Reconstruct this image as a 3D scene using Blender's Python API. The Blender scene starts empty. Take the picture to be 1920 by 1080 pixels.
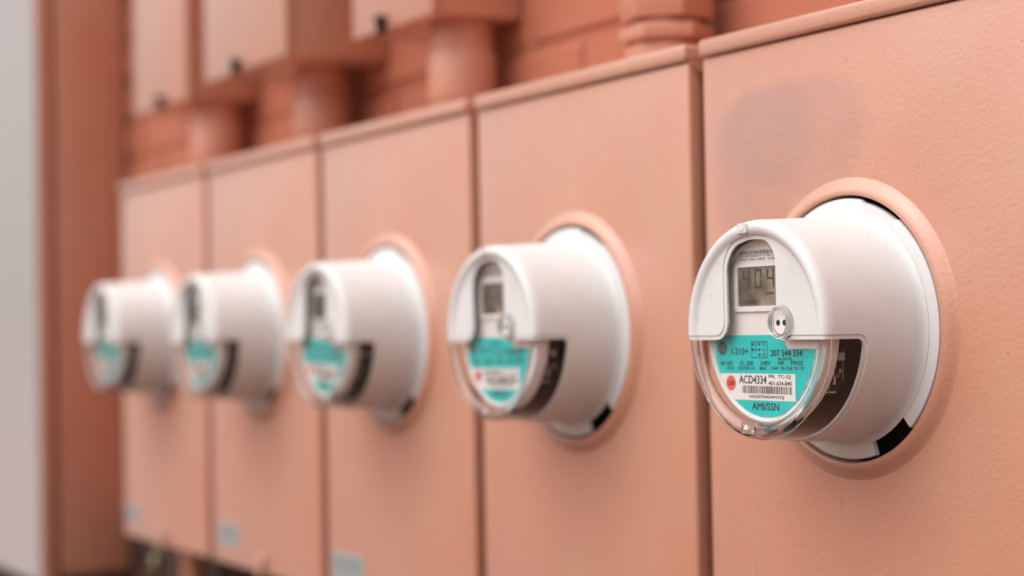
import bpy, bmesh, math, random
from mathutils import Vector, Matrix
random.seed(7)
S = bpy.context.scene
C = S.collection
R = math.radians
PI = math.pi

# ------------------------------------------------------------------ camera
cam_d = bpy.data.cameras.new('camera')
cam = bpy.data.objects.new('camera', cam_d); C.objects.link(cam)
S.camera = cam
YAW, PITCH, ROLL = 1.0340, 0.0220, 0.0181
f_ = Vector((-math.sin(YAW) * math.cos(PITCH), math.cos(YAW) * math.cos(PITCH), math.sin(PITCH)))
r_ = Vector((math.cos(YAW), math.sin(YAW), 0)); u_ = r_.cross(f_)
r2 = math.cos(ROLL) * r_ - math.sin(ROLL) * u_
u2 = math.sin(ROLL) * r_ + math.cos(ROLL) * u_
M = Matrix((r2, u2, -f_)).transposed().to_4x4()
M.translation = Vector((2.4799, -0.8163, -0.2160))
cam.matrix_world = M
cam_d.sensor_width = 36.0
cam_d.lens = 3287.1 * 36.0 / 1920.0
cam_d.clip_start = 0.02
cam_d.clip_end = 3000
cam_d.dof.use_dof = True
cam_d.dof.focus_distance = 1.128
cam_d.dof.aperture_fstop = 3.1
cam_d.dof.aperture_blades = 0

# ------------------------------------------------------------------ sky and sun (bright overcast)
SUN_EL, SUN_AZ = R(60), R(188)       # azimuth clockwise from +Y
W = bpy.data.worlds.new('World'); S.world = W; W.use_nodes = True
wn = W.node_tree; bgn = wn.nodes['Background']
sky = wn.nodes.new('ShaderNodeTexSky'); sky.sky_type = 'NISHITA'; sky.sun_disc = False
sky.sun_elevation = SUN_EL; sky.sun_rotation = SUN_AZ
sky.air_density = 1.0; sky.dust_density = 4.0; sky.ozone_density = 1.0
hsv = wn.nodes.new('ShaderNodeHueSaturation'); hsv.inputs['Saturation'].default_value = 0.22
wn.links.new(sky.outputs[0], hsv.inputs['Color'])
wn.links.new(hsv.outputs[0], bgn.inputs['Color'])
bgn.inputs['Strength'].default_value = 0.09
sun_d = bpy.data.lights.new('sun', 'SUN'); sun_d.energy = 1.4; sun_d.angle = R(95); sun_d.color = (1.0, 0.99, 0.97)
sun = bpy.data.objects.new('sun', sun_d); C.objects.link(sun)
sd = Vector((math.sin(SUN_AZ) * math.cos(SUN_EL), math.cos(SUN_AZ) * math.cos(SUN_EL), math.sin(SUN_EL)))
sun.rotation_euler = sd.to_track_quat('Z', 'Y').to_euler()
sun.location = (0, -3, 4)
S.view_settings.view_transform = 'Standard'
S.view_settings.look = 'None'
S.view_settings.exposure = 0.78
S.view_settings.gamma = 1.0
S.cycles.transparent_max_bounces = 24
S.cycles.max_bounces = 12
S.cycles.diffuse_bounces = 2
S.cycles.use_denoising = True

# ------------------------------------------------------------------ materials
def mat(name, col, rough=0.5, metallic=0.0, spec=0.5):
    m = bpy.data.materials.new(name); m.use_nodes = True
    b = m.node_tree.nodes['Principled BSDF']
    b.inputs['Base Color'].default_value = (*col, 1)
    b.inputs['Roughness'].default_value = rough
    b.inputs['Metallic'].default_value = metallic
    b.inputs['Specular IOR Level'].default_value = spec
    return m

def nd(nt, typ, **kw):
    n = nt.nodes.new(typ)
    for k, v in kw.items(): setattr(n, k, v)
    return n

def mixcol(nt, fac, a, b, blend='MIX'):
    n = nt.nodes.new('ShaderNodeMix'); n.data_type = 'RGBA'; n.blend_type = blend
    for sock, v in ((n.inputs[0], fac), (n.inputs[6], a), (n.inputs[7], b)):
        if hasattr(v, 'is_output'): nt.links.new(v, sock)
        elif isinstance(v, tuple): sock.default_value = (*v, 1)
        else: sock.default_value = v
    return n.outputs[2]

def maths(nt, op, a, b=None, c=None, clamp=False):
    n = nt.nodes.new('ShaderNodeMath'); n.operation = op; n.use_clamp = clamp
    for i, v in enumerate((a, b, c)):
        if v is None: continue
        if hasattr(v, 'is_output'): nt.links.new(v, n.inputs[i])
        else: n.inputs[i].default_value = v
    return n.outputs[0]

def ramp(nt, fac, lo, hi):
    n = nt.nodes.new('ShaderNodeMapRange'); n.interpolation_type = 'SMOOTHSTEP'
    nt.links.new(fac, n.inputs[0]); n.inputs[1].default_value = lo; n.inputs[2].default_value = hi
    return n.outputs[0]

def noise(nt, vec, scale, detail=2.0, rough=0.5):
    n = nt.nodes.new('ShaderNodeTexNoise'); n.inputs['Scale'].default_value = scale
    n.inputs['Detail'].default_value = detail; n.inputs['Roughness'].default_value = rough
    nt.links.new(vec, n.inputs['Vector'])
    return n.outputs[0]

def specks(nt, vec, scale, size, keep):
    """small dirt specks: 1 inside a speck"""
    v = nt.nodes.new('ShaderNodeTexVoronoi'); v.inputs['Scale'].default_value = scale
    nt.links.new(vec, v.inputs['Vector'])
    near = maths(nt, 'LESS_THAN', v.outputs['Distance'], size)
    sep = nt.nodes.new('ShaderNodeSeparateColor'); nt.links.new(v.outputs['Color'], sep.inputs[0])
    sel = maths(nt, 'LESS_THAN', sep.outputs[0], keep)
    return maths(nt, 'MULTIPLY', near, sel)

SALMON = (0.605, 0.280, 0.178)
def paint(name, col=SALMON, peel=0.40, rough=0.36, smudge=False, dirt=0.9, coat=0.9):
    m = mat(name, col, rough, spec=0.55); nt = m.node_tree; b = nt.nodes['Principled BSDF']
    b.inputs['Coat Weight'].default_value = coat; b.inputs['Coat Roughness'].default_value = 0.3; b.inputs['Sheen Weight'].default_value = 0.30 if coat > 0.5 else 0.0; b.inputs['Sheen Roughness'].default_value = 0.45; b.inputs['Sheen Tint'].default_value = (1, 0.97, 0.93, 1)
    tc = nt.nodes.new('ShaderNodeTexCoord').outputs['Object']
    n1 = noise(nt, tc, 6.0, 4.0)
    c = mixcol(nt, ramp(nt, n1, 0.3, 0.75), (col[0] * 1.0, col[1] * 0.92, col[2] * 0.92), (col[0] * 0.99, col[1] * 1.07, col[2] * 1.07))
    n2 = noise(nt, tc, 38.0, 5.0, 0.65)
    c = mixcol(nt, maths(nt, 'MULTIPLY', ramp(nt, n2, 0.60, 0.74), 0.35 * dirt), c, (0.40, 0.19, 0.135))
    # thin scuffs, stretched along a slant
    mp = nt.nodes.new('ShaderNodeMapping'); nt.links.new(tc, mp.inputs[0])
    mp.inputs['Rotation'].default_value = (0, R(35), 0); mp.inputs['Scale'].default_value = (60, 60, 9)
    n3 = noise(nt, mp.outputs[0], 1.0, 3.0, 0.6)
    c = mixcol(nt, maths(nt, 'MULTIPLY', ramp(nt, n3, 0.66, 0.76), 0.5 * dirt), c, (0.33, 0.16, 0.115))
    c = mixcol(nt, maths(nt, 'MULTIPLY', specks(nt, tc, 38, 0.040, 0.45), 0.7), c, (0.16, 0.07, 0.05))
    c = mixcol(nt, maths(nt, 'MULTIPLY', specks(nt, tc, 95, 0.07, 0.05), 0.6), c, (0.20, 0.09, 0.065))
    if smudge:   # grey-mauve overpainted patch, a stain with a shape of its own
        sx = nt.nodes.new('ShaderNodeSeparateXYZ')
        nw = nt.nodes.new('ShaderNodeTexNoise'); nw.inputs['Scale'].default_value = 14.0
        nt.links.new(tc, nw.inputs['Vector'])
        wv = nt.nodes.new('ShaderNodeVectorMath'); wv.operation = 'MULTIPLY_ADD'
        nt.links.new(nw.outputs['Color'], wv.inputs[0]); wv.inputs[1].default_value = (0.045, 0, 0.045)
        nt.links.new(tc, wv.inputs[2]); nt.links.new(wv.outputs[0], sx.inputs[0])
        def blob(cx, cz, ax, az, soft, powr=2.6):
            dx = maths(nt, 'POWER', maths(nt, 'ABSOLUTE', maths(nt, 'DIVIDE', maths(nt, 'SUBTRACT', sx.outputs[0], cx), ax)), powr)
            dz = maths(nt, 'POWER', maths(nt, 'ABSOLUTE', maths(nt, 'DIVIDE', maths(nt, 'SUBTRACT', sx.outputs[2], cz), az)), powr)
            n = nt.nodes.new('ShaderNodeMapRange'); n.interpolation_type = 'SMOOTHSTEP'
            nt.links.new(maths(nt, 'ADD', dx, dz), n.inputs[0])
            n.inputs[1].default_value = 1.0 + soft; n.inputs[2].default_value = 1.0 - soft
            return n.outputs[0]
        b1 = blob(0.116, -0.060, 0.082, 0.045, 0.45)
        b2 = blob(0.086, -0.088, 0.046, 0.052, 0.50)
        b3 = blob(0.096, -0.055, 0.058, 0.036, 0.70)
        both = maths(nt, 'MAXIMUM', b1, b2)
        n4 = noise(nt, tc, 34.0, 5.0, 0.65)
        f = maths(nt, 'MULTIPLY', both, maths(nt, 'MULTIPLY_ADD', n4, 0.9, 0.20))
        c = mixcol(nt, f, c, (0.475, 0.228, 0.166))
        c = mixcol(nt, maths(nt, 'MULTIPLY', maths(nt, 'MULTIPLY', b3, both), maths(nt, 'MULTIPLY_ADD', n4, 0.8, 0.05)), c, (0.43, 0.228, 0.178))
    nt.links.new(c, b.inputs['Base Color'])
    if peel:
        h = maths(nt, 'ADD', noise(nt, tc, 300.0, 2.0, 0.55), maths(nt, 'MULTIPLY', noise(nt, tc, 120.0, 2.0), 0.6))
        bp = nt.nodes.new('ShaderNodeBump'); bp.inputs['Strength'].default_value = peel
        bp.inputs['Distance'].default_value = 0.0009
        nt.links.new(h, bp.inputs['Height']); nt.links.new(bp.outputs[0], b.inputs['Normal'])
    return m

M_paint = paint('salmon_paint')
M_paint_smudge = paint('salmon_paint_with_patch', smudge=True)
M_pipe = paint('salmon_pipe_paint', col=(0.57, 0.245, 0.155), coat=0.15, rough=0.5)
M_brick_low = paint('dark_low_brick', col=(0.060, 0.024, 0.016), peel=0.8, rough=0.9, dirt=0.3, coat=0.0)  # near-black base colour for the low courses and their mortar
M_brick = paint('painted_brick', col=(0.50, 0.175, 0.098), peel=0.8, rough=0.85, dirt=0.8, coat=0.0)
M_mortar = paint('painted_mortar', col=(0.47, 0.163, 0.092), peel=0.6, rough=0.9, coat=0.0)
M_grey_door = mat('pale_grey_paint', (0.46, 0.44, 0.42), 0.32)
M_dark = mat('black_plastic', (0.012, 0.011, 0.010), 0.6, spec=0.2)
M_ink = mat('black_ink', (0.02, 0.02, 0.022), 0.5)
M_barink = mat('barcode_ink', (0.10, 0.075, 0.06), 0.5)
M_label_white = mat('label_paper', (0.85, 0.81, 0.78), 0.55)
M_red = mat('label_red', (0.80, 0.13, 0.085), 0.5)
M_lcd_frame = mat('lcd_frame_plastic', (0.84, 0.80, 0.77), 0.4)
M_seg = mat('lcd_segment', (0.075, 0.063, 0.047), 0.35)
M_chip = mat('chip_plastic', (0.03, 0.02, 0.015), 0.35)
M_conn = mat('white_connector', (0.85, 0.80, 0.76), 0.4)
M_brass = mat('lock_metal', (0.25, 0.22, 0.15), 0.35, metallic=1.0)
M_sticker = mat('blue_grey_sticker', (0.36, 0.39, 0.38), 0.4)
M_stickink = mat('sticker_ink', (0.16, 0.22, 0.24), 0.5)

def teal():
    m = mat('teal_label', (0.006, 0.47, 0.455), 0.35); nt = m.node_tree; b = nt.nodes['Principled BSDF']
    tc = nt.nodes.new('ShaderNodeTexCoord').outputs['Object']
    c = mixcol(nt, ramp(nt, noise(nt, tc, 60, 4), 0.35, 0.8), (0.004, 0.56, 0.54), (0.02, 0.62, 0.59))
    nt.links.new(c, b.inputs['Base Color']); return m
M_teal = teal()

def lcd():
    m = mat('lcd_glass', (0.17, 0.135, 0.10), 0.12); nt = m.node_tree; b = nt.nodes['Principled BSDF']
    tc = nt.nodes.new('ShaderNodeTexCoord').outputs['Object']
    c = mixcol(nt, ramp(nt, noise(nt, tc, 45, 4), 0.35, 0.7), (0.12, 0.10, 0.07), (0.37, 0.30, 0.24))
    nt.links.new(c, b.inputs['Base Color']); return m
M_lcd = lcd()

def pcb():
    m = mat('circuit_board_green', (0.012, 0.022, 0.010), 0.4); nt = m.node_tree; b = nt.nodes['Principled BSDF']
    tc = nt.nodes.new('ShaderNodeTexCoord').outputs['Object']
    v = nd(nt, 'ShaderNodeTexBrick'); v.inputs['Scale'].default_value = 160
    nt.links.new(tc, v.inputs['Vector'])
    v.inputs['Color1'].default_value = (0.012, 0.022, 0.010, 1); v.inputs['Color2'].default_value = (0.02, 0.03, 0.012, 1)
    v.inputs['Mortar'].default_value = (0.05, 0.05, 0.02, 1)
    nt.links.new(v.outputs[0], b.inputs['Base Color']); return m
M_pcb = pcb()

def shell_white():
    m = mat('off_white_polycarbonate', (0.74, 0.725, 0.71), 0.48, spec=0.4); nt = m.node_tree; b = nt.nodes['Principled BSDF']
    tc = nt.nodes.new('ShaderNodeTexCoord').outputs['Object']
    c = mixcol(nt, ramp(nt, noise(nt, tc, 22, 5, 0.6), 0.45, 0.8), (0.735, 0.724, 0.706), (0.675, 0.65, 0.62))
    sp = specks(nt, tc, 62, 0.06, 0.24)
    c = mixcol(nt, maths(nt, 'MULTIPLY', sp, 0.8), c, (0.13, 0.07, 0.05))
    sp2 = specks(nt, tc, 150, 0.10, 0.12)
    c = mixcol(nt, maths(nt, 'MULTIPLY', sp2, 0.5), c, (0.30, 0.20, 0.15))
    nt.links.new(c, b.inputs['Base Color'])
    bp = nt.nodes.new('ShaderNodeBump'); bp.inputs['Strength'].default_value = 0.10; bp.inputs['Distance'].default_value = 0.0003
    nt.links.new(noise(nt, tc, 900, 2), bp.inputs['Height']); nt.links.new(bp.outputs[0], b.inputs['Normal'])
    return m
M_shell = shell_white()
M_ring = mat('grey_white_ring', (0.70, 0.69, 0.675), 0.42)
M_drum = mat('warm_white_plastic', (0.84, 0.80, 0.765), 0.45)

def clear():
    m = mat('clear_polycarbonate', (1.0, 0.995, 0.99), 0.02); b = m.node_tree.nodes['Principled BSDF']
    b.inputs['Transmission Weight'].default_value = 1.0; b.inputs['IOR'].default_value = 1.50
    return m
M_clear = clear()
def thin_clear():
    m = bpy.data.materials.new('thin_clear_pane'); m.use_nodes = True; nt = m.node_tree
    nt.nodes.remove(nt.nodes['Principled BSDF']); out = nt.nodes['Material Output']
    lw = nt.nodes.new('ShaderNodeLayerWeight'); lw.inputs['Blend'].default_value = 0.5
    fr = maths(nt, 'MULTIPLY_ADD', maths(nt, 'POWER', lw.outputs['Facing'], 5.0), 0.95, 0.022)
    t = nt.nodes.new('ShaderNodeBsdfTransparent'); t.inputs['Color'].default_value = (0.995, 0.993, 0.99, 1)
    g = nt.nodes.new('ShaderNodeBsdfGlossy'); g.inputs['Roughness'].default_value = 0.03
    mx = nt.nodes.new('ShaderNodeMixShader')
    nt.links.new(fr, mx.inputs[0]); nt.links.new(t.outputs[0], mx.inputs[1]); nt.links.new(g.outputs[0], mx.inputs[2])
    nt.links.new(mx.outputs[0], out.inputs['Surface'])
    return m
M_pane = thin_clear()

def ground_mat():
    m = mat('pavement', (0.34, 0.14, 0.085), 0.85); nt = m.node_tree; b = nt.nodes['Principled BSDF']
    tc = nt.nodes.new('ShaderNodeTexCoord').outputs['Object']
    c = mixcol(nt, noise(nt, tc, 3, 6), (0.24, 0.095, 0.055), (0.30, 0.12, 0.07))
    nt.links.new(c, b.inputs['Base Color']); return m
M_ground = ground_mat()

# ------------------------------------------------------------------ mesh helpers
def finish(bm, name, m, parent=None, smooth=None, loc=None):
    bmesh.ops.recalc_face_normals(bm, faces=bm.faces)
    me = bpy.data.meshes.new(name); bm.to_mesh(me); bm.free()
    return link(me, name, m, parent, smooth, loc)

def link(me, name, m, parent=None, smooth=None, loc=None):
    me.materials.clear(); me.materials.append(m)
    if smooth is not None:
        me.polygons.foreach_set('use_smooth', [True] * len(me.polygons))
        me.set_sharp_from_angle(angle=R(smooth))
    o = bpy.data.objects.new(name, me); C.objects.link(o)
    if parent: o.parent = parent
    if loc: o.location = loc
    return o

def box(bm, x0, x1, y0, y1, z0, z1, bev=0.0, seg=2):
    g = bmesh.ops.create_cube(bm, size=1.0, matrix=Matrix.Translation(((x0 + x1) / 2, (y0 + y1) / 2, (z0 + z1) / 2)) @ Matrix.Diagonal((x1 - x0, y1 - y0, z1 - z0, 1)))
    if bev:
        es = list({e for v in g['verts'] for e in v.link_edges})
        bmesh.ops.bevel(bm, geom=es, offset=bev, segments=seg, profile=0.5, affect='EDGES')
    return bm

def B(*a, **k):
    return box(bmesh.new(), *a, **k)

def lathe(bm, prof, n=96, axis='Y', a0=0.0, a1=2 * PI, closed=False, cx=0, cz=0):
    """turn (r, t) about the Y axis (t=y) or Z axis (t=z)."""
    full = abs(a1 - a0 - 2 * PI) < 1e-6
    m = n if full else n + 1
    rows = []
    for r, t in prof:
        if r < 1e-9:
            rows.append([bm.verts.new((cx, t, cz) if axis == 'Y' else (cx, cz, t))] * m); continue
        row = []
        for i in range(m):
            a = a0 + (a1 - a0) * i / n
            if axis == 'Y': row.append(bm.verts.new((cx + r * math.cos(a), t, cz + r * math.sin(a))))
            else: row.append(bm.verts.new((cx + r * math.cos(a), cz + r * math.sin(a), t)))
        rows.append(row)
    pairs = list(zip(rows[:-1], rows[1:]))
    if closed: pairs.append((rows[-1], rows[0]))
    for A, D in pairs:
        for i in range(n):
            j = (i + 1) % m
            q = []
            for v in (A[i], A[j], D[j], D[i]):
                if v not in q: q.append(v)
            if len(q) > 2: bm.faces.new(q)
    if not full and closed:
        bm.faces.new([r[0] for r in rows]); bm.faces.new([r[-1] for r in rows])
    return bm

def prism(bm, pts, t0, t1, plane='XZ'):
    """extrude outline pts; plane XZ along Y, YZ along X, XY along Z"""
    def P3(p, t):
        return {'XZ': (p[0], t, p[1]), 'YZ': (t, p[0], p[1]), 'XY': (p[0], p[1], t)}[plane]
    a = [bm.verts.new(P3(p, t0)) for p in pts]; b = [bm.verts.new(P3(p, t1)) for p in pts]
    bm.faces.new(a); bm.faces.new(b[::-1])
    for i in range(len(pts)):
        j = (i + 1) % len(pts); bm.faces.new((a[i], a[j], b[j], b[i]))
    return bm

def rrect(x0, x1, z0, z1, r, n=5):
    pts = []
    for cx, cz, s in ((x1 - r, z1 - r, 0), (x0 + r, z1 - r, 90), (x0 + r, z0 + r, 180), (x1 - r, z0 + r, 270)):
        for i in range(n + 1):
            a = R(s + 90 * i / n); pts.append((cx + r * math.cos(a), cz + r * math.sin(a)))
    return pts

def boolean(me, cutter_me, op):
    a = bpy.data.objects.new('tmp_a', me); b = bpy.data.objects.new('tmp_b', cutter_me)
    C.objects.link(a); C.objects.link(b)
    md = a.modifiers.new('b', 'BOOLEAN'); md.object = b; md.operation = op; md.solver = 'EXACT'
    dg = bpy.context.evaluated_depsgraph_get()
    out = bpy.data.meshes.new_from_object(a.evaluated_get(dg))
    bpy.data.objects.remove(a); bpy.data.objects.remove(b)
    return out

def to_me(bm):
    bmesh.ops.recalc_face_normals(bm, faces=bm.faces)
    me = bpy.data.meshes.new('tmp'); bm.to_mesh(me); bm.free(); return me

def empty(name, label, cat, loc, group=None):
    o = bpy.data.objects.new(name, None); C.objects.link(o); o.location = loc; o.empty_display_size = 0.05
    o['label'] = label; o['category'] = cat
    if group: o['group'] = group
    return o

def copy_tree(o, parent=None):
    c = o.copy(); C.objects.link(c)
    if parent: c.parent = parent
    for ch in list(o.children): copy_tree(ch, c)
    return c

FONT = None
def text(body, x0, x1, z0, z1, y, m, parent, name='printed_text', bold=0.0):
    cu = bpy.data.curves.new('t', 'FONT'); cu.body = body; cu.size = 1.0; cu.resolution_u = 3
    ob = bpy.data.objects.new('t', cu); C.objects.link(ob)
    dg = bpy.context.evaluated_depsgraph_get()
    me = bpy.data.meshes.new_from_object(ob.evaluated_get(dg))
    bpy.data.objects.remove(ob); bpy.data.curves.remove(cu)
    xs = [v.co.x for v in me.vertices]; ys = [v.co.y for v in me.vertices]
    ax, bx, ay, by = min(xs), max(xs), min(ys), max(ys)
    d = (z1 - z0) * (0.022 + bold)       # weight of the stroke
    sx = (x1 - x0 - 2 * d) / (bx - ax); sz = (z1 - z0) / (by - ay)
    for v in me.vertices:
        v.co = (x0 + d + (v.co.x - ax) * sx, y, z0 + (v.co.y - ay) * sz)
    bm = bmesh.new()
    for k, (dx, dz) in enumerate(((0, 0), (d, 0), (-d, 0), (0, d * 0.6), (0, -d * 0.6))):
        n0 = len(bm.verts); bm.from_mesh(me); bm.verts.ensure_lookup_table()
        for v in bm.verts[n0:]: v.co.x += dx; v.co.z += dz; v.co.y -= k * 0.000012
    bm.to_mesh(me); bm.free()
    return link(me, name, m, parent)

def sheet(bm, pts, y):
    return bm.faces.new([bm.verts.new((p[0], y, p[1])) for p in pts])

# ------------------------------------------------------------------ setting
PITCHX, WB = 0.35, 0.3314
WALL = 0.14
GROUND = -1.40
bm = bmesh.new(); bmesh.ops.create_grid(bm, x_segments=8, y_segments=8, size=600)
g = finish(bm, 'ground', M_ground, loc=(0, 0, GROUND)); g['kind'] = 'structure'

bm = bmesh.new(); n_ = 60  # dark ground strip added out of view to cut bounce light from below
rows_ = [[bm.verts.new((-4 + 9 * i / n_, y, GROUND + (0.004 if k in (0, 3) else 0.03) + random.uniform(-.003, .012) * (k in (1, 2)))) for i in range(n_ + 1)] for k, y in enumerate((-1.1 , -0.95, -0.2, WALL + 0.02))]
for k in range(3):
    for i in range(n_): bm.faces.new((rows_[k][i], rows_[k][i + 1], rows_[k + 1][i + 1], rows_[k + 1][i]))
M_bounce_strip = mat('dark_bounce_strip', (0.028, 0.021, 0.015), 0.95)
g = finish(bm, 'added_ground_strip', M_bounce_strip, smooth=60); g['kind'] = 'structure'

# brick wall: mortar slab, the bricks near the meters one by one, the others in one mesh
wall = empty('brick_wall', 'salmon painted brick wall behind the boxes and pipes', 'wall', (0, WALL, GROUND))
ZL = 0.868     # painted above this height, near-black brick and mortar below
finish(B(-3.2, 4.2, 0.0035, 0.22, ZL, 3.6), 'mortar', M_mortar, wall)
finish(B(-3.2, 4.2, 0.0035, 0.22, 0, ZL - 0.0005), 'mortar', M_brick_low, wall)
BL, BH, J = 0.194, 0.057, 0.010
protos = []
for k in range(6):
    bm = bmesh.new()
    box(bm, -BL / 2, BL / 2, 0.0, 0.03, -BH / 2, BH / 2, bev=0.004, seg=1)
    for v in bm.verts:
        v.co.x += random.uniform(-.002, .002); v.co.z += random.uniform(-.0015, .0015); v.co.y += random.uniform(-.0012, .0012) if v.co.y < .01 else 0
    bmesh.ops.recalc_face_normals(bm, faces=bm.faces)
    me = bpy.data.meshes.new('brick'); bm.to_mesh(me); bm.free(); me.materials.append(M_brick); protos.append(me)
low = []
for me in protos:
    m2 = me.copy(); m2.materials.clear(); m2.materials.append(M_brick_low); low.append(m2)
rest = bmesh.new(); rest_low = bmesh.new()
nb = 0
for row in range(53):
    z = 0.004 + BH / 2 + row * (BH + J)
    zw = z + GROUND
    for i in range(-16, 21):
        x = i * (BL + J) + (row % 2) * (BL + J) / 2
        near = (-0.62 < x < 1.75 and -0.10 < zw < 0.42) or (-1.2 < x < 0.75 and -0.76 < zw < -0.44)
        if near:
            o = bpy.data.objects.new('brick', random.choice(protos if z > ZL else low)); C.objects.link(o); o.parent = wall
            o.location = (x, random.uniform(-.0015, .0015), z); nb += 1
        else:
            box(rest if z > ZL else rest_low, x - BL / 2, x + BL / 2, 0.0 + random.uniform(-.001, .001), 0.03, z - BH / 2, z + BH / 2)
ro = finish(rest, 'brick_courses', M_brick, wall); ro['kind'] = 'stuff'
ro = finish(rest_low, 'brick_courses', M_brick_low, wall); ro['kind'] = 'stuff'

# tall cabinet at the left
cab = empty('tall_cabinet', 'tall wall cabinet with a pale grey door at the far left', 'cabinet', (-0.378, 0, -0.612))
bm = bmesh.new(); box(bm, -0.95, -0.004, 0.013, WALL - 0.004, 0, 1.9, bev=0.006); finish(bm, 'housing', M_paint, cab, 40)
bm = bmesh.new(); box(bm, -0.945, 0.0, -0.014, 0.0075, -0.012, 1.9, bev=0.005, seg=3); finish(bm, 'door_edge', M_paint, cab, 40)
bm = bmesh.new(); prism(bm, rrect(-0.942, -0.004, -0.008, 1.895, 0.003, 3), -0.018, -0.010); finish(bm, 'door', M_grey_door, cab, 40)
bm = bmesh.new(); box(bm, -0.935, -0.012, 0.007, 0.014, 0.01, 1.88); finish(bm, 'gasket', M_dark, cab)

# ------------------------------------------------------------------ meter boxes
XM, ZM = 0.1622, -0.2216
ZB = -0.5071
BOX_LABELS = [
    'salmon metal meter box at the far left end, beside the tall cabinet',
    'salmon metal meter box second from the left end of the row',
    'salmon metal meter box in the middle of the row of five',
    'salmon metal meter box second from right, under the hex fitting pipe',
    'large nearest salmon meter box with a grey mauve smudge above its meter']
def cover_panel_mesh():
    bm = B(0.0, WB, 0.0, 0.014, ZB, -0.0125, bev=0.003, seg=3)
    hole = bmesh.new(); bmesh.ops.create_cone(hole, cap_ends=True, segments=96, radius1=0.0935, radius2=0.0935, depth=0.1,
                                            matrix=Matrix.Translation((XM, 0, ZM)) @ Matrix.Rotation(PI / 2, 4, 'X'))
    return boolean(to_me(bm), to_me(hole), 'DIFFERENCE')
def make_box():
    t = empty('meter_box', BOX_LABELS[0], 'meter box', (0, 0, 0), 'salmon meter boxes in a row')
    link(cover_panel_mesh(), 'cover_panel', M_paint, t, 35)
    # housing: a tray behind the panel (open towards it)
    bm = bmesh.new()
    box(bm, 0.001, 0.004, 0.0145, WALL - 0.004, ZB + 0.001, -0.014)
    box(bm, WB - 0.004, WB - 0.001, 0.0145, WALL - 0.004, ZB + 0.001, -0.014)
    box(bm, 0.0042, WB - 0.0042, 0.0145, WALL - 0.004, ZB + 0.001, ZB + 0.004)
    box(bm, 0.0042, WB - 0.0042, WALL - 0.008, WALL - 0.004, ZB + 0.0042, -0.014)
    finish(bm, 'housing', M_paint, t)
    # lid with a folded lip
    bm = bmesh.new(); box(bm, -0.0005, WB + 0.0005, -0.0035, WALL - 0.002, -0.0115, 0.0015, bev=0.0028, seg=3)
    lid = finish(bm, 'lid', M_paint, t, 40)
    bm = bmesh.new(); pts = [(0.002, -0.013), (0.006, -0.017), (0.014, -0.021), (0.12, -0.021), (0.12, -0.0118), (0.002, -0.0118)]
    prism(bm, pts, WB + 0.0002, WB + 0.003, 'YZ'); finish(bm, 'end_flange', M_paint, lid, 30)
    # raised collar round the meter
    prof = []
    for k in range(15):       # smooth pressed-steel rise
        w = k / 14; prof.append((0.1062 - 0.0122 * w, 0.0006 - 0.0064 * (w * w * (3 - 2 * w))))
    prof += [(0.0930, -0.0059), (0.0922, -0.0055), (0.0917, -0.0044), (0.0916, 0.014), (0.0932, 0.014), (0.0934, 0.0012)]
    bm = lathe(bmesh.new(), prof, 128, closed=True, cx=XM, cz=ZM)
    finish(bm, 'collar', M_paint, t, 50)
    # bent hasp tab at the foot of the cover
    bm = bmesh.new()
    prism(bm, [(-0.0005, -0.486), (-0.0045, -0.490), (-0.0055, -0.498), (-0.0055, -0.512), (-0.0075, -0.512), (-0.0075, -0.497), (-0.0065, -0.4885), (-0.0022, -0.4835), (-0.0005, -0.4835)], 0.160, 0.172, 'YZ')
    bmesh.ops.bevel(bm, geom=list(bm.edges), offset=0.0005, segments=1, affect='EDGES')
    finish(bm, 'hasp', M_paint, t, 40)
    return t
box0 = make_box()
boxes = [box0] + [copy_tree(box0) for _ in range(4)]
for i, b in enumerate(boxes):
    b.location = (i * PITCHX, 0, 0); b['label'] = BOX_LABELS[i]
big = next(c for c in boxes[4].children if c.name.startswith('cover_panel'))
big.data = big.data.copy(); big.data.materials.clear(); big.data.materials.append(M_paint_smudge)
for i, (x0, x1, z0, z1) in enumerate(((0.006, 0.062, -0.486, -0.462), (0.024, 0.088, -0.484, -0.456), (0.012, 0.090, -0.487, -0.459))):
    bm = bmesh.new(); prism(bm, rrect(x0, x1, z0, z1, 0.003, 3), -0.0006, 0.0004)
    st = finish(bm, 'sticker', M_sticker, boxes[i])
    st['label'] = 'small blue grey sticker with dark rows of print'
    bm = bmesh.new()
    for r in range(3):
        z = z1 - 0.006 - r * 0.0062
        x = x0 + 0.004
        while x < x1 - 0.008:
            w = random.uniform(0.003, 0.008); bmesh.ops.create_grid(bm, x_segments=1, y_segments=1, size=0.5, matrix=Matrix.Translation((x + w / 2, -0.0009, z)) @ Matrix.Rotation(PI / 2, 4, 'X') @ Matrix.Diagonal((w, 0.003, 1, 1)))
            x += w + 0.002
    finish(bm, 'print', M_stickink, st)

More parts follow.
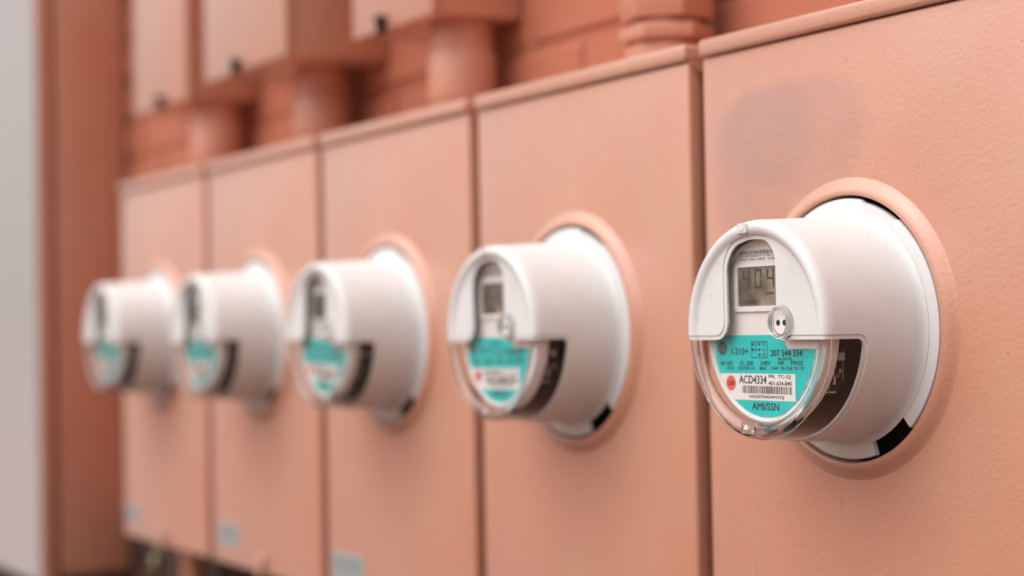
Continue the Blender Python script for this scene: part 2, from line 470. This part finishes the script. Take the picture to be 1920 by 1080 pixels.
# ------------------------------------------------------------------ upper boxes
UP = [(-0.022, 0.197, 0.029, 0.104, 0.018, 'salmon upper box nearest the tall cabinet, above the first meter boxes'),
      (0.340, 0.600, 0.001, 0.1045, 0.124, 'wide salmon upper box between the two narrower upper boxes'),
      (0.724, 0.910, 0.028, 0.104, 0.750, 'salmon upper box furthest right, at the top edge')]
for (x0, x1, y0, z0, xk, lab) in UP:
    t = empty('upper_box', lab, 'utility box', (x0, y0, z0), 'salmon boxes above the meter boxes')
    w = x1 - x0; h = 0.42
    bm = B(0.003, w - 0.003, 0.012, WALL - y0 - 0.003, 0.003, h, bev=0.002); finish(bm, 'housing', M_paint, t, 40)
    bm = B(0, w, 0, 0.0118, 0, h + 0.003, bev=0.003, seg=3); finish(bm, 'door', M_paint, t, 40)
    kx = {0: 0.58, 1: 0.46, 2: 0.44}[UP.index((x0, x1, y0, z0, xk, lab))] * w
    bm = bmesh.new(); bmesh.ops.create_cone(bm, cap_ends=True, segments=14, radius1=0.0058, radius2=0.005, depth=0.010, matrix=Matrix.Translation((kx, -0.006, 0.010)) @ Matrix.Rotation(PI / 2, 4, 'X'))
    box(bm, kx - 0.003, kx + 0.003, -0.010, -0.001, -0.004, 0.004)
    finish(bm, 'latch_screw', M_dark, t, 40)

# ------------------------------------------------------------------ conduits
def conduit(x, y, z0, z1, r, lab, sleeve=True):
    t = empty('conduit_pipe', lab, 'pipe', (x, y, z0), 'salmon conduit pipes between the boxes')
    bm = lathe(bmesh.new(), [(0, 0), (r, 0), (r, z1 - z0), (0, z1 - z0)], 48, 'Z'); finish(bm, 'pipe', M_pipe, t, 40)
    if sleeve:
        s = [(r + .0002, 0.020), (r + 0.0026, 0.0215), (r + 0.003, 0.024), (r + 0.003, 0.070), (r + 0.0002, 0.074)]
        bm = lathe(bmesh.new(), s, 48, 'Z'); finish(bm, 'sleeve', M_pipe, t, 40)
        bm = lathe(bmesh.new(), [(r, 0.0005), (r + .006, 0.0005), (r + .006, 0.007), (r + .003, 0.009), (r, .009)], 48, 'Z'); finish(bm, 'locknut', M_pipe, t, 40)
    return t
conduit(0.150, 0.090, 0.0015, 0.107, 0.0335, 'salmon conduit pipe under the upper box beside the tall cabinet')
conduit(0.506, 0.090, 0.0015, 0.1075, 0.0335, 'salmon conduit pipe under the wide middle upper box')
conduit(0.862, 0.090, 0.0015, 0.107, 0.0335, 'salmon conduit pipe under the upper box furthest right')
t = conduit(1.231, 0.090, 0.0015, 0.95, 0.0320, 'tall salmon conduit pipe with stacked hex fittings on the second box from right', sleeve=False)
def hexring(z0, z1, rr, name, rot):
    bm = bmesh.new(); bmesh.ops.create_cone(bm, cap_ends=True, segments=6, radius1=rr, radius2=rr, depth=z1 - z0, matrix=Matrix.Translation((0, 0, (z0 + z1) / 2)) @ Matrix.Rotation(rot, 4, 'Z'))
    bmesh.ops.bevel(bm, geom=list(bm.edges), offset=0.0012, segments=2, affect='EDGES', profile=0.5)
    finish(bm, name, M_pipe, t, 30)
bm = lathe(bmesh.new(), [(0.031, 0.0005), (0.0375, 0.0005), (0.0375, 0.0215), (0.035, 0.0235), (0.031, 0.0235)], 48, 'Z'); finish(bm, 'collar_ring', M_pipe, t, 40)
hexring(0.0295, 0.0415, 0.0425, 'hex_nut', R(26))
hexring(0.0480, 0.090, 0.0420, 'hex_fitting', R(14))
bm = lathe(bmesh.new(), [(0.031, 0.091), (0.0375, 0.091), (0.0375, 0.12), (0.035, 0.124), (0.031, 0.124)], 48, 'Z'); finish(bm, 'collar_ring', M_pipe, t, 40)
conduit(0.010, 0.100, GROUND, ZB + 0.001, 0.0185, 'thin salmon pipe coming out below the far left meter box', sleeve=False)

# small lock hanging from the hasp of the first box
t = empty('barrel_lock', 'small tarnished metal lock hanging under the far left meter box', 'lock', (0.150, -0.0065, -0.512))
bm = lathe(bmesh.new(), [(0, -0.040), (0.0075, -0.040), (0.0085, -0.038), (0.0085, -0.012), (0.0065, -0.009), (0, -0.009)], 24, 'Z'); finish(bm, 'lock_body', M_brass, t, 40)
bm = bmesh.new(); n = 16; ring = []
for i in range(n + 1):
    a = PI * i / n; cx, cz = 0.008 * math.cos(a), -0.009 + 0.016 * math.sin(a)
    ring.append([bm.verts.new((cx + 0.0018 * math.cos(b) * math.cos(a), 0.0018 * math.sin(b), cz + 0.0018 * math.cos(b) * math.sin(a))) for b in [2 * PI * k / 8 for k in range(8)]])
for A, D in zip(ring[:-1], ring[1:]):
    for k in range(8): bm.faces.new((A[k], A[(k + 1) % 8], D[(k + 1) % 8], D[k]))
finish(bm, 'shackle', M_brass, t, 60)

# ------------------------------------------------------------------ electric meter
V0, YB = -0.0060, -0.0545
OUT = [(0.0805, -0.0050), (0.0790, -0.0060), (0.0777, -0.0082), (0.0769, -0.0115), (0.0763, -0.024), (0.0755, -0.040), (0.0746, -0.060), (0.0739, -0.076),
       (0.0737, -0.0795), (0.0732, -0.0820), (0.0721, -0.0842), (0.0705, -0.0856), (0.0688, -0.0860), (0.0670, -0.0858), (0.0654, -0.0851), (0.0642, -0.0842), (0.0632, -0.0834), (0.0620, -0.0831), (0.055, -0.0831)]
def offset(prof, d):
    o = []
    for i, (r, y) in enumerate(prof):
        a = prof[max(i - 1, 0)]; b = prof[min(i + 1, len(prof) - 1)]
        tr, ty = b[0] - a[0], b[1] - a[1]; L = math.hypot(tr, ty)
        nx, ny = -ty / L, tr / L       # outward
        o.append((r - nx * d, y - ny * d))
    return o
def cover_solid(inset):
    a = offset(OUT, inset); b = offset(OUT, 0.0024)
    prof = [(0, a[-1][1])] + a[::-1] + b + [(0, b[-1][1])]
    return to_me(lathe(bmesh.new(), prof, 144))
def cut_lower(d):
    r = 0.005 + d; yb, v = YB + d, V0 + d
    pts = [(-0.13, -0.13), (yb, -0.13)] + [(yb - r + r * math.cos(R(a)), v - r + r * math.sin(R(a))) for a in range(0, 91, 10)] + [(-0.13, v)]
    return to_me(prism(bmesh.new(), pts, -0.13, 0.13, 'YZ'))
def cut_window(d):
    u1, u2, ra, rc = -0.0306 - d, 0.0214 + d, 0.0608 + d, 0.013
    rl, rr = 0.012 - d, 0.004 - d + 0.0001
    if rr < 0.001: rr = 0.001
    zc = V0 + 0.012
    pts = []
    pts.append((u1 - rl, V0 - 0.004)); pts.append((u1 - rl, V0 + d))
    for k in range(1, 9):
        a = R(-90 + 90 * k / 8); pts.append((-0.0306 - 0.012 + rl * math.cos(a), zc + rl * math.sin(a)))
    n = 40; top = []
    for k in range(n + 1):
        w = (1 - math.cos(PI * k / n)) / 2
        u = u1 + (u2 - u1) * w
        z = math.sqrt(ra * ra - u * u)
        for e in (u1 + rc - u, u - (u2 - rc)):
            if e > 0: s = min(1, e / rc); z -= rc * (1 - math.sqrt(max(0, 1 - s * s)))
        top.append((u, z))
    pts += top
    zr = V0 + d + rr
    for k in range(9):
        a = R(180 + 90 * k / 8); pts.append((u2 + rr + rr * math.cos(a), zr + rr * math.sin(a)))
    pts.append((u2 + rr, V0 - 0.004))
    return to_me(prism(bmesh.new(), pts, -0.13, -0.074, 'XZ'))
MET_LABELS = [
    'farthest white electric meter, leftmost of the row, on the box beside the cabinet',
    'blurred white electric meter second from the left end of the row',
    'white electric meter in the middle of the row of five',
    'white electric meter just left of the sharp nearest one',
    'nearest white electric meter in sharp focus, its teal label legible']
def make_meter():
    t = empty('electric_meter', MET_LABELS[0], 'electric meter', (0, 0, 0), 'round electric meters on the meter boxes')
    c0 = boolean(boolean(cover_solid(0.0), cut_lower(0.003), 'DIFFERENCE'), cut_window(0.003), 'DIFFERENCE')
    op = link(c0, 'opaque_cover', M_shell, t, 32)
    tool1 = boolean(cut_lower(0.003), cut_window(0.003), 'UNION')
    tool0 = boolean(cut_lower(0.0), cut_window(0.0), 'UNION')
    brd = boolean(boolean(cover_solid(0.0007), tool1, 'INTERSECT'), tool0, 'DIFFERENCE')
    link(brd, 'cover_border', M_shell, op, 32)
    clr = boolean(cover_solid(0.0010), tool0, 'INTERSECT')
    def disc():
        return to_me(lathe(bmesh.new(), [(0, -0.1), (0.0608, -0.1), (0.0608, -0.0797), (0.0900, -0.0797), (0.0900, -0.0400), (0, -0.0400)], 144))
    cl = link(boolean(clr, disc(), 'DIFFERENCE'), 'clear_rim', M_clear, t, 32)
    link(boolean(clr, disc(), 'INTERSECT'), 'clear_pane', M_pane, t, 32)
    # round clear port with the two contacts
    bu, bz = 0.0283, 0.0050
    bm = lathe(bmesh.new(), [(0.0116, -0.0826), (0.0108, -0.0836), (0.0106, -0.0868), (0.0100, -0.0878), (0.0090, -0.0878), (0.0084, -0.0868), (0.0084, -0.0826)], 48, closed=True, cx=bu, cz=bz)
    port = finish(bm, 'clear_port', M_clear, t, 40)
    bm = lathe(bmesh.new(), [(0, -0.0842), (0.0076, -0.0842), (0.0080, -0.0836), (0.0080, -0.0822), (0, -0.0822)], 36, cx=bu, cz=bz)
    finish(bm, 'port_disc', M_drum, port, 40)
    for dx in (-0.0030, 0.0034):
        bm = lathe(bmesh.new(), [(0, -0.0846), (0.0017, -0.0846), (0.0020, -0.0843), (0.0020, -0.0838), (0, -0.0838)], 16, cx=bu + dx, cz=bz)
        finish(bm, 'contact', M_chip, port)
    # moulded catches at the top and foot of the rim
    for (u, z, w, h, mt) in ((-0.0076, 0.0682, 0.0052, 0.0034, M_shell), (-0.0064, -0.0645, 0.0058, 0.0040, M_clear)):
        bm = bmesh.new(); prism(bm, rrect(u - w, u + w, z - h, z + h, 0.0009, 2), -0.0871, -0.0830)
        bmesh.ops.bevel(bm, geom=[e for e in bm.edges if all(v.co.y < -0.087 for v in e.verts)], offset=0.0005, segments=2, affect='EDGES')
        tb = finish(bm, 'rim_catch', mt, t, 40)
        bm = bmesh.new(); prism(bm, [(u - 0.0022, z - 0.0012), (u + 0.0022, z - 0.0012), (u + 0.0016, z + 0.001), (u, z + 0.0020), (u - 0.0016, z + 0.001)], -0.0876, -0.0869)
        finish(bm, 'arrow_mark', M_drum, tb)
    # mounting ring with the open slot, gasket and body behind
    prof = [(0.0794, -0.0046), (0.0882, -0.0048), (0.0891, -0.0042), (0.0894, -0.0030), (0.0894, -0.0012), (0.0794, -0.0012)]
    bm = lathe(bmesh.new(), prof, 144, a0=R(-47), a1=R(360 - 72), closed=True)
    for v in bm.verts:     # thin cut in the rim at the upper right
        a = math.degrees(math.atan2(v.co.z, v.co.x)); r = math.hypot(v.co.x, v.co.z)
        if 55 < a < 78 and r > 0.087:
            k = 0.0878 / r; v.co.x *= k; v.co.z *= k
    finish(bm, 'mounting_ring', M_ring, t, 35)
    bm = lathe(bmesh.new(), [(0, -0.046), (0.066, -0.046), (0.067, -0.044), (0.067, 0.004), (0.074, 0.010), (0.088, 0.014), (0.088, 0.016), (0, 0.016)], 72)
    finish(bm, 'base_module', M_dark, t, 40)
    # dial housing (white drum behind the clear front)
    bm = lathe(bmesh.new(), [(0, -0.0740), (0.0586, -0.0740), (0.0590, -0.0750), (0.0596, -0.0753), (0.0610, -0.0753), (0.0622, -0.0744), (0.0628, -0.0728), (0.0632, -0.0712), (0.0640, -0.0708), (0.0644, -0.0665), (0, -0.0665)], 120)
    drum = finish(bm, 'dial_housing', M_drum, t, 28)
    bm = bmesh.new()
    prism(bm, [(0.020, -0.0045), (0.030, 0.004), (0.057, 0.004), (0.0565, -0.0120), (0.0245, -0.0120), (0.0215, -0.0095)], -0.0752, -0.0738)
    finish(bm, 'raised_pad', M_drum, drum, 30)
    # teal nameplate outline
    yl = -0.0743
    pts = [(-0.0535, -0.0030), (0.0205, -0.0030)]
    pts += [(0.0205, -0.0095), (0.0212, -0.0112), (0.0228, -0.0124), (0.0245, -0.0126), (0.0500, -0.0126), (0.0518, -0.0134), (0.0524, -0.0150)]
    for a in range(-20, -164, -6):
        pts.append((0.057 * math.cos(R(a)) - 0.0010, 0.0580 * math.sin(R(a))))
    pts += [(-0.0550, -0.0150), (-0.0552, -0.0080)]
    bm = bmesh.new(); sheet(bm, pts, yl); np_ = finish(bm, 'nameplate', M_teal, t)
    if np_.data.polygons[0].normal.y > 0: np_.data.flip_normals()
    def clipcircle(x, z): return x
    y1, y2, y3 = yl - 0.00012, yl - 0.00024, yl - 0.00036
    bm = bmesh.new()
    wp = [(0.0297, -0.0287), (0.0293, -0.0466)]
    for z in (-0.0468, -0.0440, -0.0400, -0.0360, -0.0320, -0.0292):
        wp.append((-0.001 - 0.057 * math.sqrt(max(0, 1 - (z / 0.058) ** 2)) + 0.0004, z))
    sheet(bm, wp, y1); wl = finish(bm, 'white_label', M_label_white, t)
    if wl.data.polygons[0].normal.y > 0: wl.data.flip_normals()
    def mm(body, x0, x1, z0, z1, parent=np_, y=y1, m=M_ink, bold=0.0):
        return text(body, x0 / 1e3, x1 / 1e3, z0 / 1e3, z1 / 1e3, y, m, parent, bold=bold)
    # maker's round emblem
    bm = lathe(bmesh.new(), [(0, y1), (0.0050, y1), (0.0050, yl - 0.00005)], 32, cx=-0.0470, cz=-0.0118); em = finish(bm, 'emblem', mat('emblem_grey', (0.045, 0.05, 0.045), 0.4), np_)
    M_eml = mat('emblem_line', (0.20, 0.30, 0.28), 0.4)
    bm = lathe(bmesh.new(), [(0.0040, y2), (0.0045, y2)], 32, cx=-0.0470, cz=-0.0118); finish(bm, 'emblem_ring', M_eml, np_)
    text('GE', -0.0500, -0.0440, -0.0140, -0.0096, y2, M_eml, np_, 'emblem_letters')
    mm('I-210+', -37.0, -18.8, -16.3, -11.8, bold=0.005)
    # wiring box
    bm = bmesh.new(); x0, x1, z0, z1, w = -0.0155, 0.0019, -0.0184, -0.0072, 0.00045
    for (a, b, c, d) in ((x0, x1, z1 - w, z1), (x0, x1, z0, z0 + w), (x0, x0 + w, z0 + w, z1 - w), (x1 - w, x1, z0 + w, z1 - w)):
        sheet(bm, [(a, c), (b, c), (b, d), (a, d)], y1)
    for (u, z) in ((-0.0139, -0.0092), (-0.0067, -0.0092), (-0.0139, -0.0129), (-0.0067, -0.0129), (-0.0067, -0.0163)):
        sheet(bm, [(u + 0.0010 * math.cos(2 * PI * k / 12), z + 0.0010 * math.sin(2 * PI * k / 12)) for k in range(12)], y1)
    finish(bm, 'wiring_diagram', M_ink, np_)
    mm('D', -11.8, -9.6, -10.2, -8.3); mm('Y2', -3.9, -0.6, -10.4, -8.2); mm('V2', -12.2, -9.0, -13.9, -11.9)
    mm('U1', -3.6, -0.4, -14.0, -12.0); mm('U2', -3.6, -0.4, -17.3, -15.0)
    mm('207 544 334', 4.6, 37.0, -17.1, -12.9, bold=0.012)
    mm('56,350 752', 12.4, 26.8, -19.9, -18.0)
    mm('BY USA', -48.4, -35.7, -23.6, -20.8); mm('CL 200', -28.1, -13.7, -23.5, -20.6); mm('240V', -6.3, 4.4, -23.2, -20.3)
    mm('3W', 12.1, 18.4, -23.0, -20.2); mm('FM2S', 25.7, 37.4, -22.9, -20.1)
    mm('1012', -42.3, -34.6, -26.6, -24.4); mm('727X281112', -30.5, -12.1, -26.4, -24.3); mm('60HZ', -7.0, 0.3, -26.2, -24.1)
    mm('TA30', 4.8, 12.0, -26.1, -24.0); mm('Kh 10.0', 15.3, 26.6, -26.0, -23.9); mm('Kt 1.0', 29.3, 38.3, -25.9, -23.7)
    bm = bmesh.new(); sheet(bm, [(-0.0380 + 0.0052 * math.cos(2 * PI * k / 32), -0.0356 + 0.0052 * math.sin(2 * PI * k / 32)) for k in range(32)], y2)
    dot = finish(bm, 'red_spot', M_red, wl)
    mm('C/D', -41.6, -34.4, -37.0, -34.2, parent=wl, y=y3, bold=0.015)
    mm('ACD4334', -29.0, 0.2, -35.7, -30.2, parent=wl, y=y2, bold=0.008)
    mm('FPL  TC-GJ', 2.4, 24.8, -32.3, -29.5, parent=wl, y=y2)
    mm('401-634-840', 2.2, 25.9, -36.4, -33.7, parent=wl, y=y2)
    mm('1NG207544334WXGJ', -18.4, 17.9, -45.9, -43.2, parent=wl, y=y2)
    bm = bmesh.new(); x = -0.0257; rnd = random.Random(3)
    while x < 0.0264:
        w = rnd.choice((0.0004, 0.0005, 0.0009, 0.0012)); gp = rnd.choice((0.0004, 0.0005, 0.0008))
        sheet(bm, [(x, -0.0422), (x + w, -0.0422), (x + w, -0.0371), (x, -0.0371)], y2); x += w + gp
    finish(bm, 'barcode', M_barink, wl)
    mm('AMI/SSN', -15.8, 12.6, -53.2, -48.2, bold=0.008)
    # upper paper label with barcode
    bm = bmesh.new(); sheet(bm, [(-0.0280, 0.0462), (0.0240, 0.0462), (0.0210, 0.0555), (-0.0190, 0.0555), (-0.0280, 0.0515)], yl); ul = finish(bm, 'paper_label', M_label_white, t)
    bm = bmesh.new(); x = -0.0260
    while x < 0.0190:
        w = rnd.choice((0.0004, 0.0007, 0.0010)); sheet(bm, [(x, 0.0512), (x + w, 0.0512), (x + w, 0.0538), (x, 0.0538)], y1); x += w + 0.0006
    finish(bm, 'barcode', M_barink, ul)
    mm('S/N 207544334 TYPE I-210+', -26.5, 18.0, 49.4, 50.8, parent=ul); mm('FM2S 240V 60HZ  CL200', -26.0, 14.0, 47.2, 48.6, parent=ul)
    # display
    out = rrect(-0.0315, 0.0300, 0.0128, 0.0452, 0.003, 4); inn = rrect(-0.0274, 0.0262, 0.0164, 0.0428, 0.001, 4)
    bm = bmesh.new(); n = len(out); Y0, Y1 = -0.0741, -0.0756
    A = [bm.verts.new((p[0], Y0, p[1])) for p in out]; A2 = [bm.verts.new((p[0], Y1, p[1])) for p in out]
    I2 = [bm.verts.new((p[0], Y1, p[1])) for p in inn]; I = [bm.verts.new((p[0], Y0 - 0.0004, p[1])) for p in inn]
    for k in range(n):
        j = (k + 1) % n
        for P_, Q in ((A, A2), (A2, I2), (I2, I)): bm.faces.new((P_[k], P_[j], Q[j], Q[k]))
    dsp = finish(bm, 'display_frame', M_lcd_frame, t, 30)
    bm = bmesh.new(); sheet(bm, inn, Y0 - 0.0006); scr = finish(bm, 'lcd_screen', M_lcd, t)
    if scr.data.polygons[0].normal.y > 0: scr.data.flip_normals()
    SEG = {'4': 'bcfg', '0': 'abcdef', '1': 'bc', '7': 'abc'}
    ys = Y0 - 0.00075
    for (ch, u) in (('4', -0.0225), ('0', -0.0098), ('4', 0.0030)):
        w, h, tk = 0.0075, 0.0130, 0.0015; z = 0.0282; bm = bmesh.new()
        seg = {'a': (0, w, h - tk, h), 'd': (0, w, 0, tk), 'g': (0, w, h / 2 - tk / 2, h / 2 + tk / 2), 'f': (0, tk, h / 2 + .0004, h - .0004), 'b': (w - tk, w, h / 2 + .0004, h - .0004), 'e': (0, tk, .0004, h / 2 - .0004), 'c': (w - tk, w, .0004, h / 2 - .0004)}
        for s in SEG[ch]:
            a, b, c, d = seg[s]; sheet(bm, [(u + a, z + c), (u + b, z + c), (u + b, z + d), (u + a, z + d)], ys)
        finish(bm, 'digit', M_seg, scr)
    text('Wh DEL', -0.0240, -0.0080, 0.0182, 0.0205, ys, M_seg, scr); text('kWh', 0.0030, 0.0096, 0.0238, 0.0256, ys, M_seg, scr, bold=0.03)
    # circuit board seen through the clear flank
    bm = bmesh.new(); prism(bm, [(-0.0660, 0.030), (-0.0660, -0.0420), (-0.0575, -0.0420), (-0.0470, -0.0320), (-0.0470, 0.030)], 0.0470, 0.0486, 'YZ')
    pb = finish(bm, 'circuit_board', M_pcb, t)
    for (yy, z, w, h, d, m_) in ((-0.0555, -0.0090, 0.005, 0.0035, 0.005, M_chip), (-0.0545, -0.0175, 0.0026, 0.0026, 0.004, M_conn), (-0.0600, -0.0250, 0.0007, 0.0050, 0.002, M_conn),
                              (-0.0592, -0.0330, 0.0008, 0.0026, 0.002, M_conn), (-0.0630, -0.0250, 0.0022, 0.0090, 0.003, M_chip), (-0.0560, -0.0300, 0.0010, 0.0011, 0.002, M_red),
                              (-0.0510, -0.0200, 0.0004, 0.0130, 0.001, M_brass), (-0.0605, -0.0165, 0.0014, 0.0016, 0.003, M_conn), (-0.0570, -0.0235, 0.0008, 0.0008, 0.0015, M_brass), (-0.0535, -0.0270, 0.0006, 0.0014, 0.0015, M_conn), (-0.0640, -0.0350, 0.0006, 0.0060, 0.002, M_brass), (-0.0620, -0.0405, 0.0045, 0.0004, 0.001, M_conn)):
        bm = bmesh.new(); box(bm, 0.0487, 0.0487 + d, yy - w, yy + w, z - h, z + h, bev=0.0003, seg=1); finish(bm, 'component', m_, pb)
    return t
met = make_meter()
meters = [met] + [copy_tree(met) for _ in range(4)]
for i, m_ in enumerate(meters):
    m_.location = (XM + i * PITCHX, 0, ZM); m_['label'] = MET_LABELS[i]
    m_.rotation_euler = (0, R((0.0, -1.2, 1.0, -0.8, 0.0)[i]), 0)
for me in list(bpy.data.meshes):
    if me.users == 0: bpy.data.meshes.remove(me)
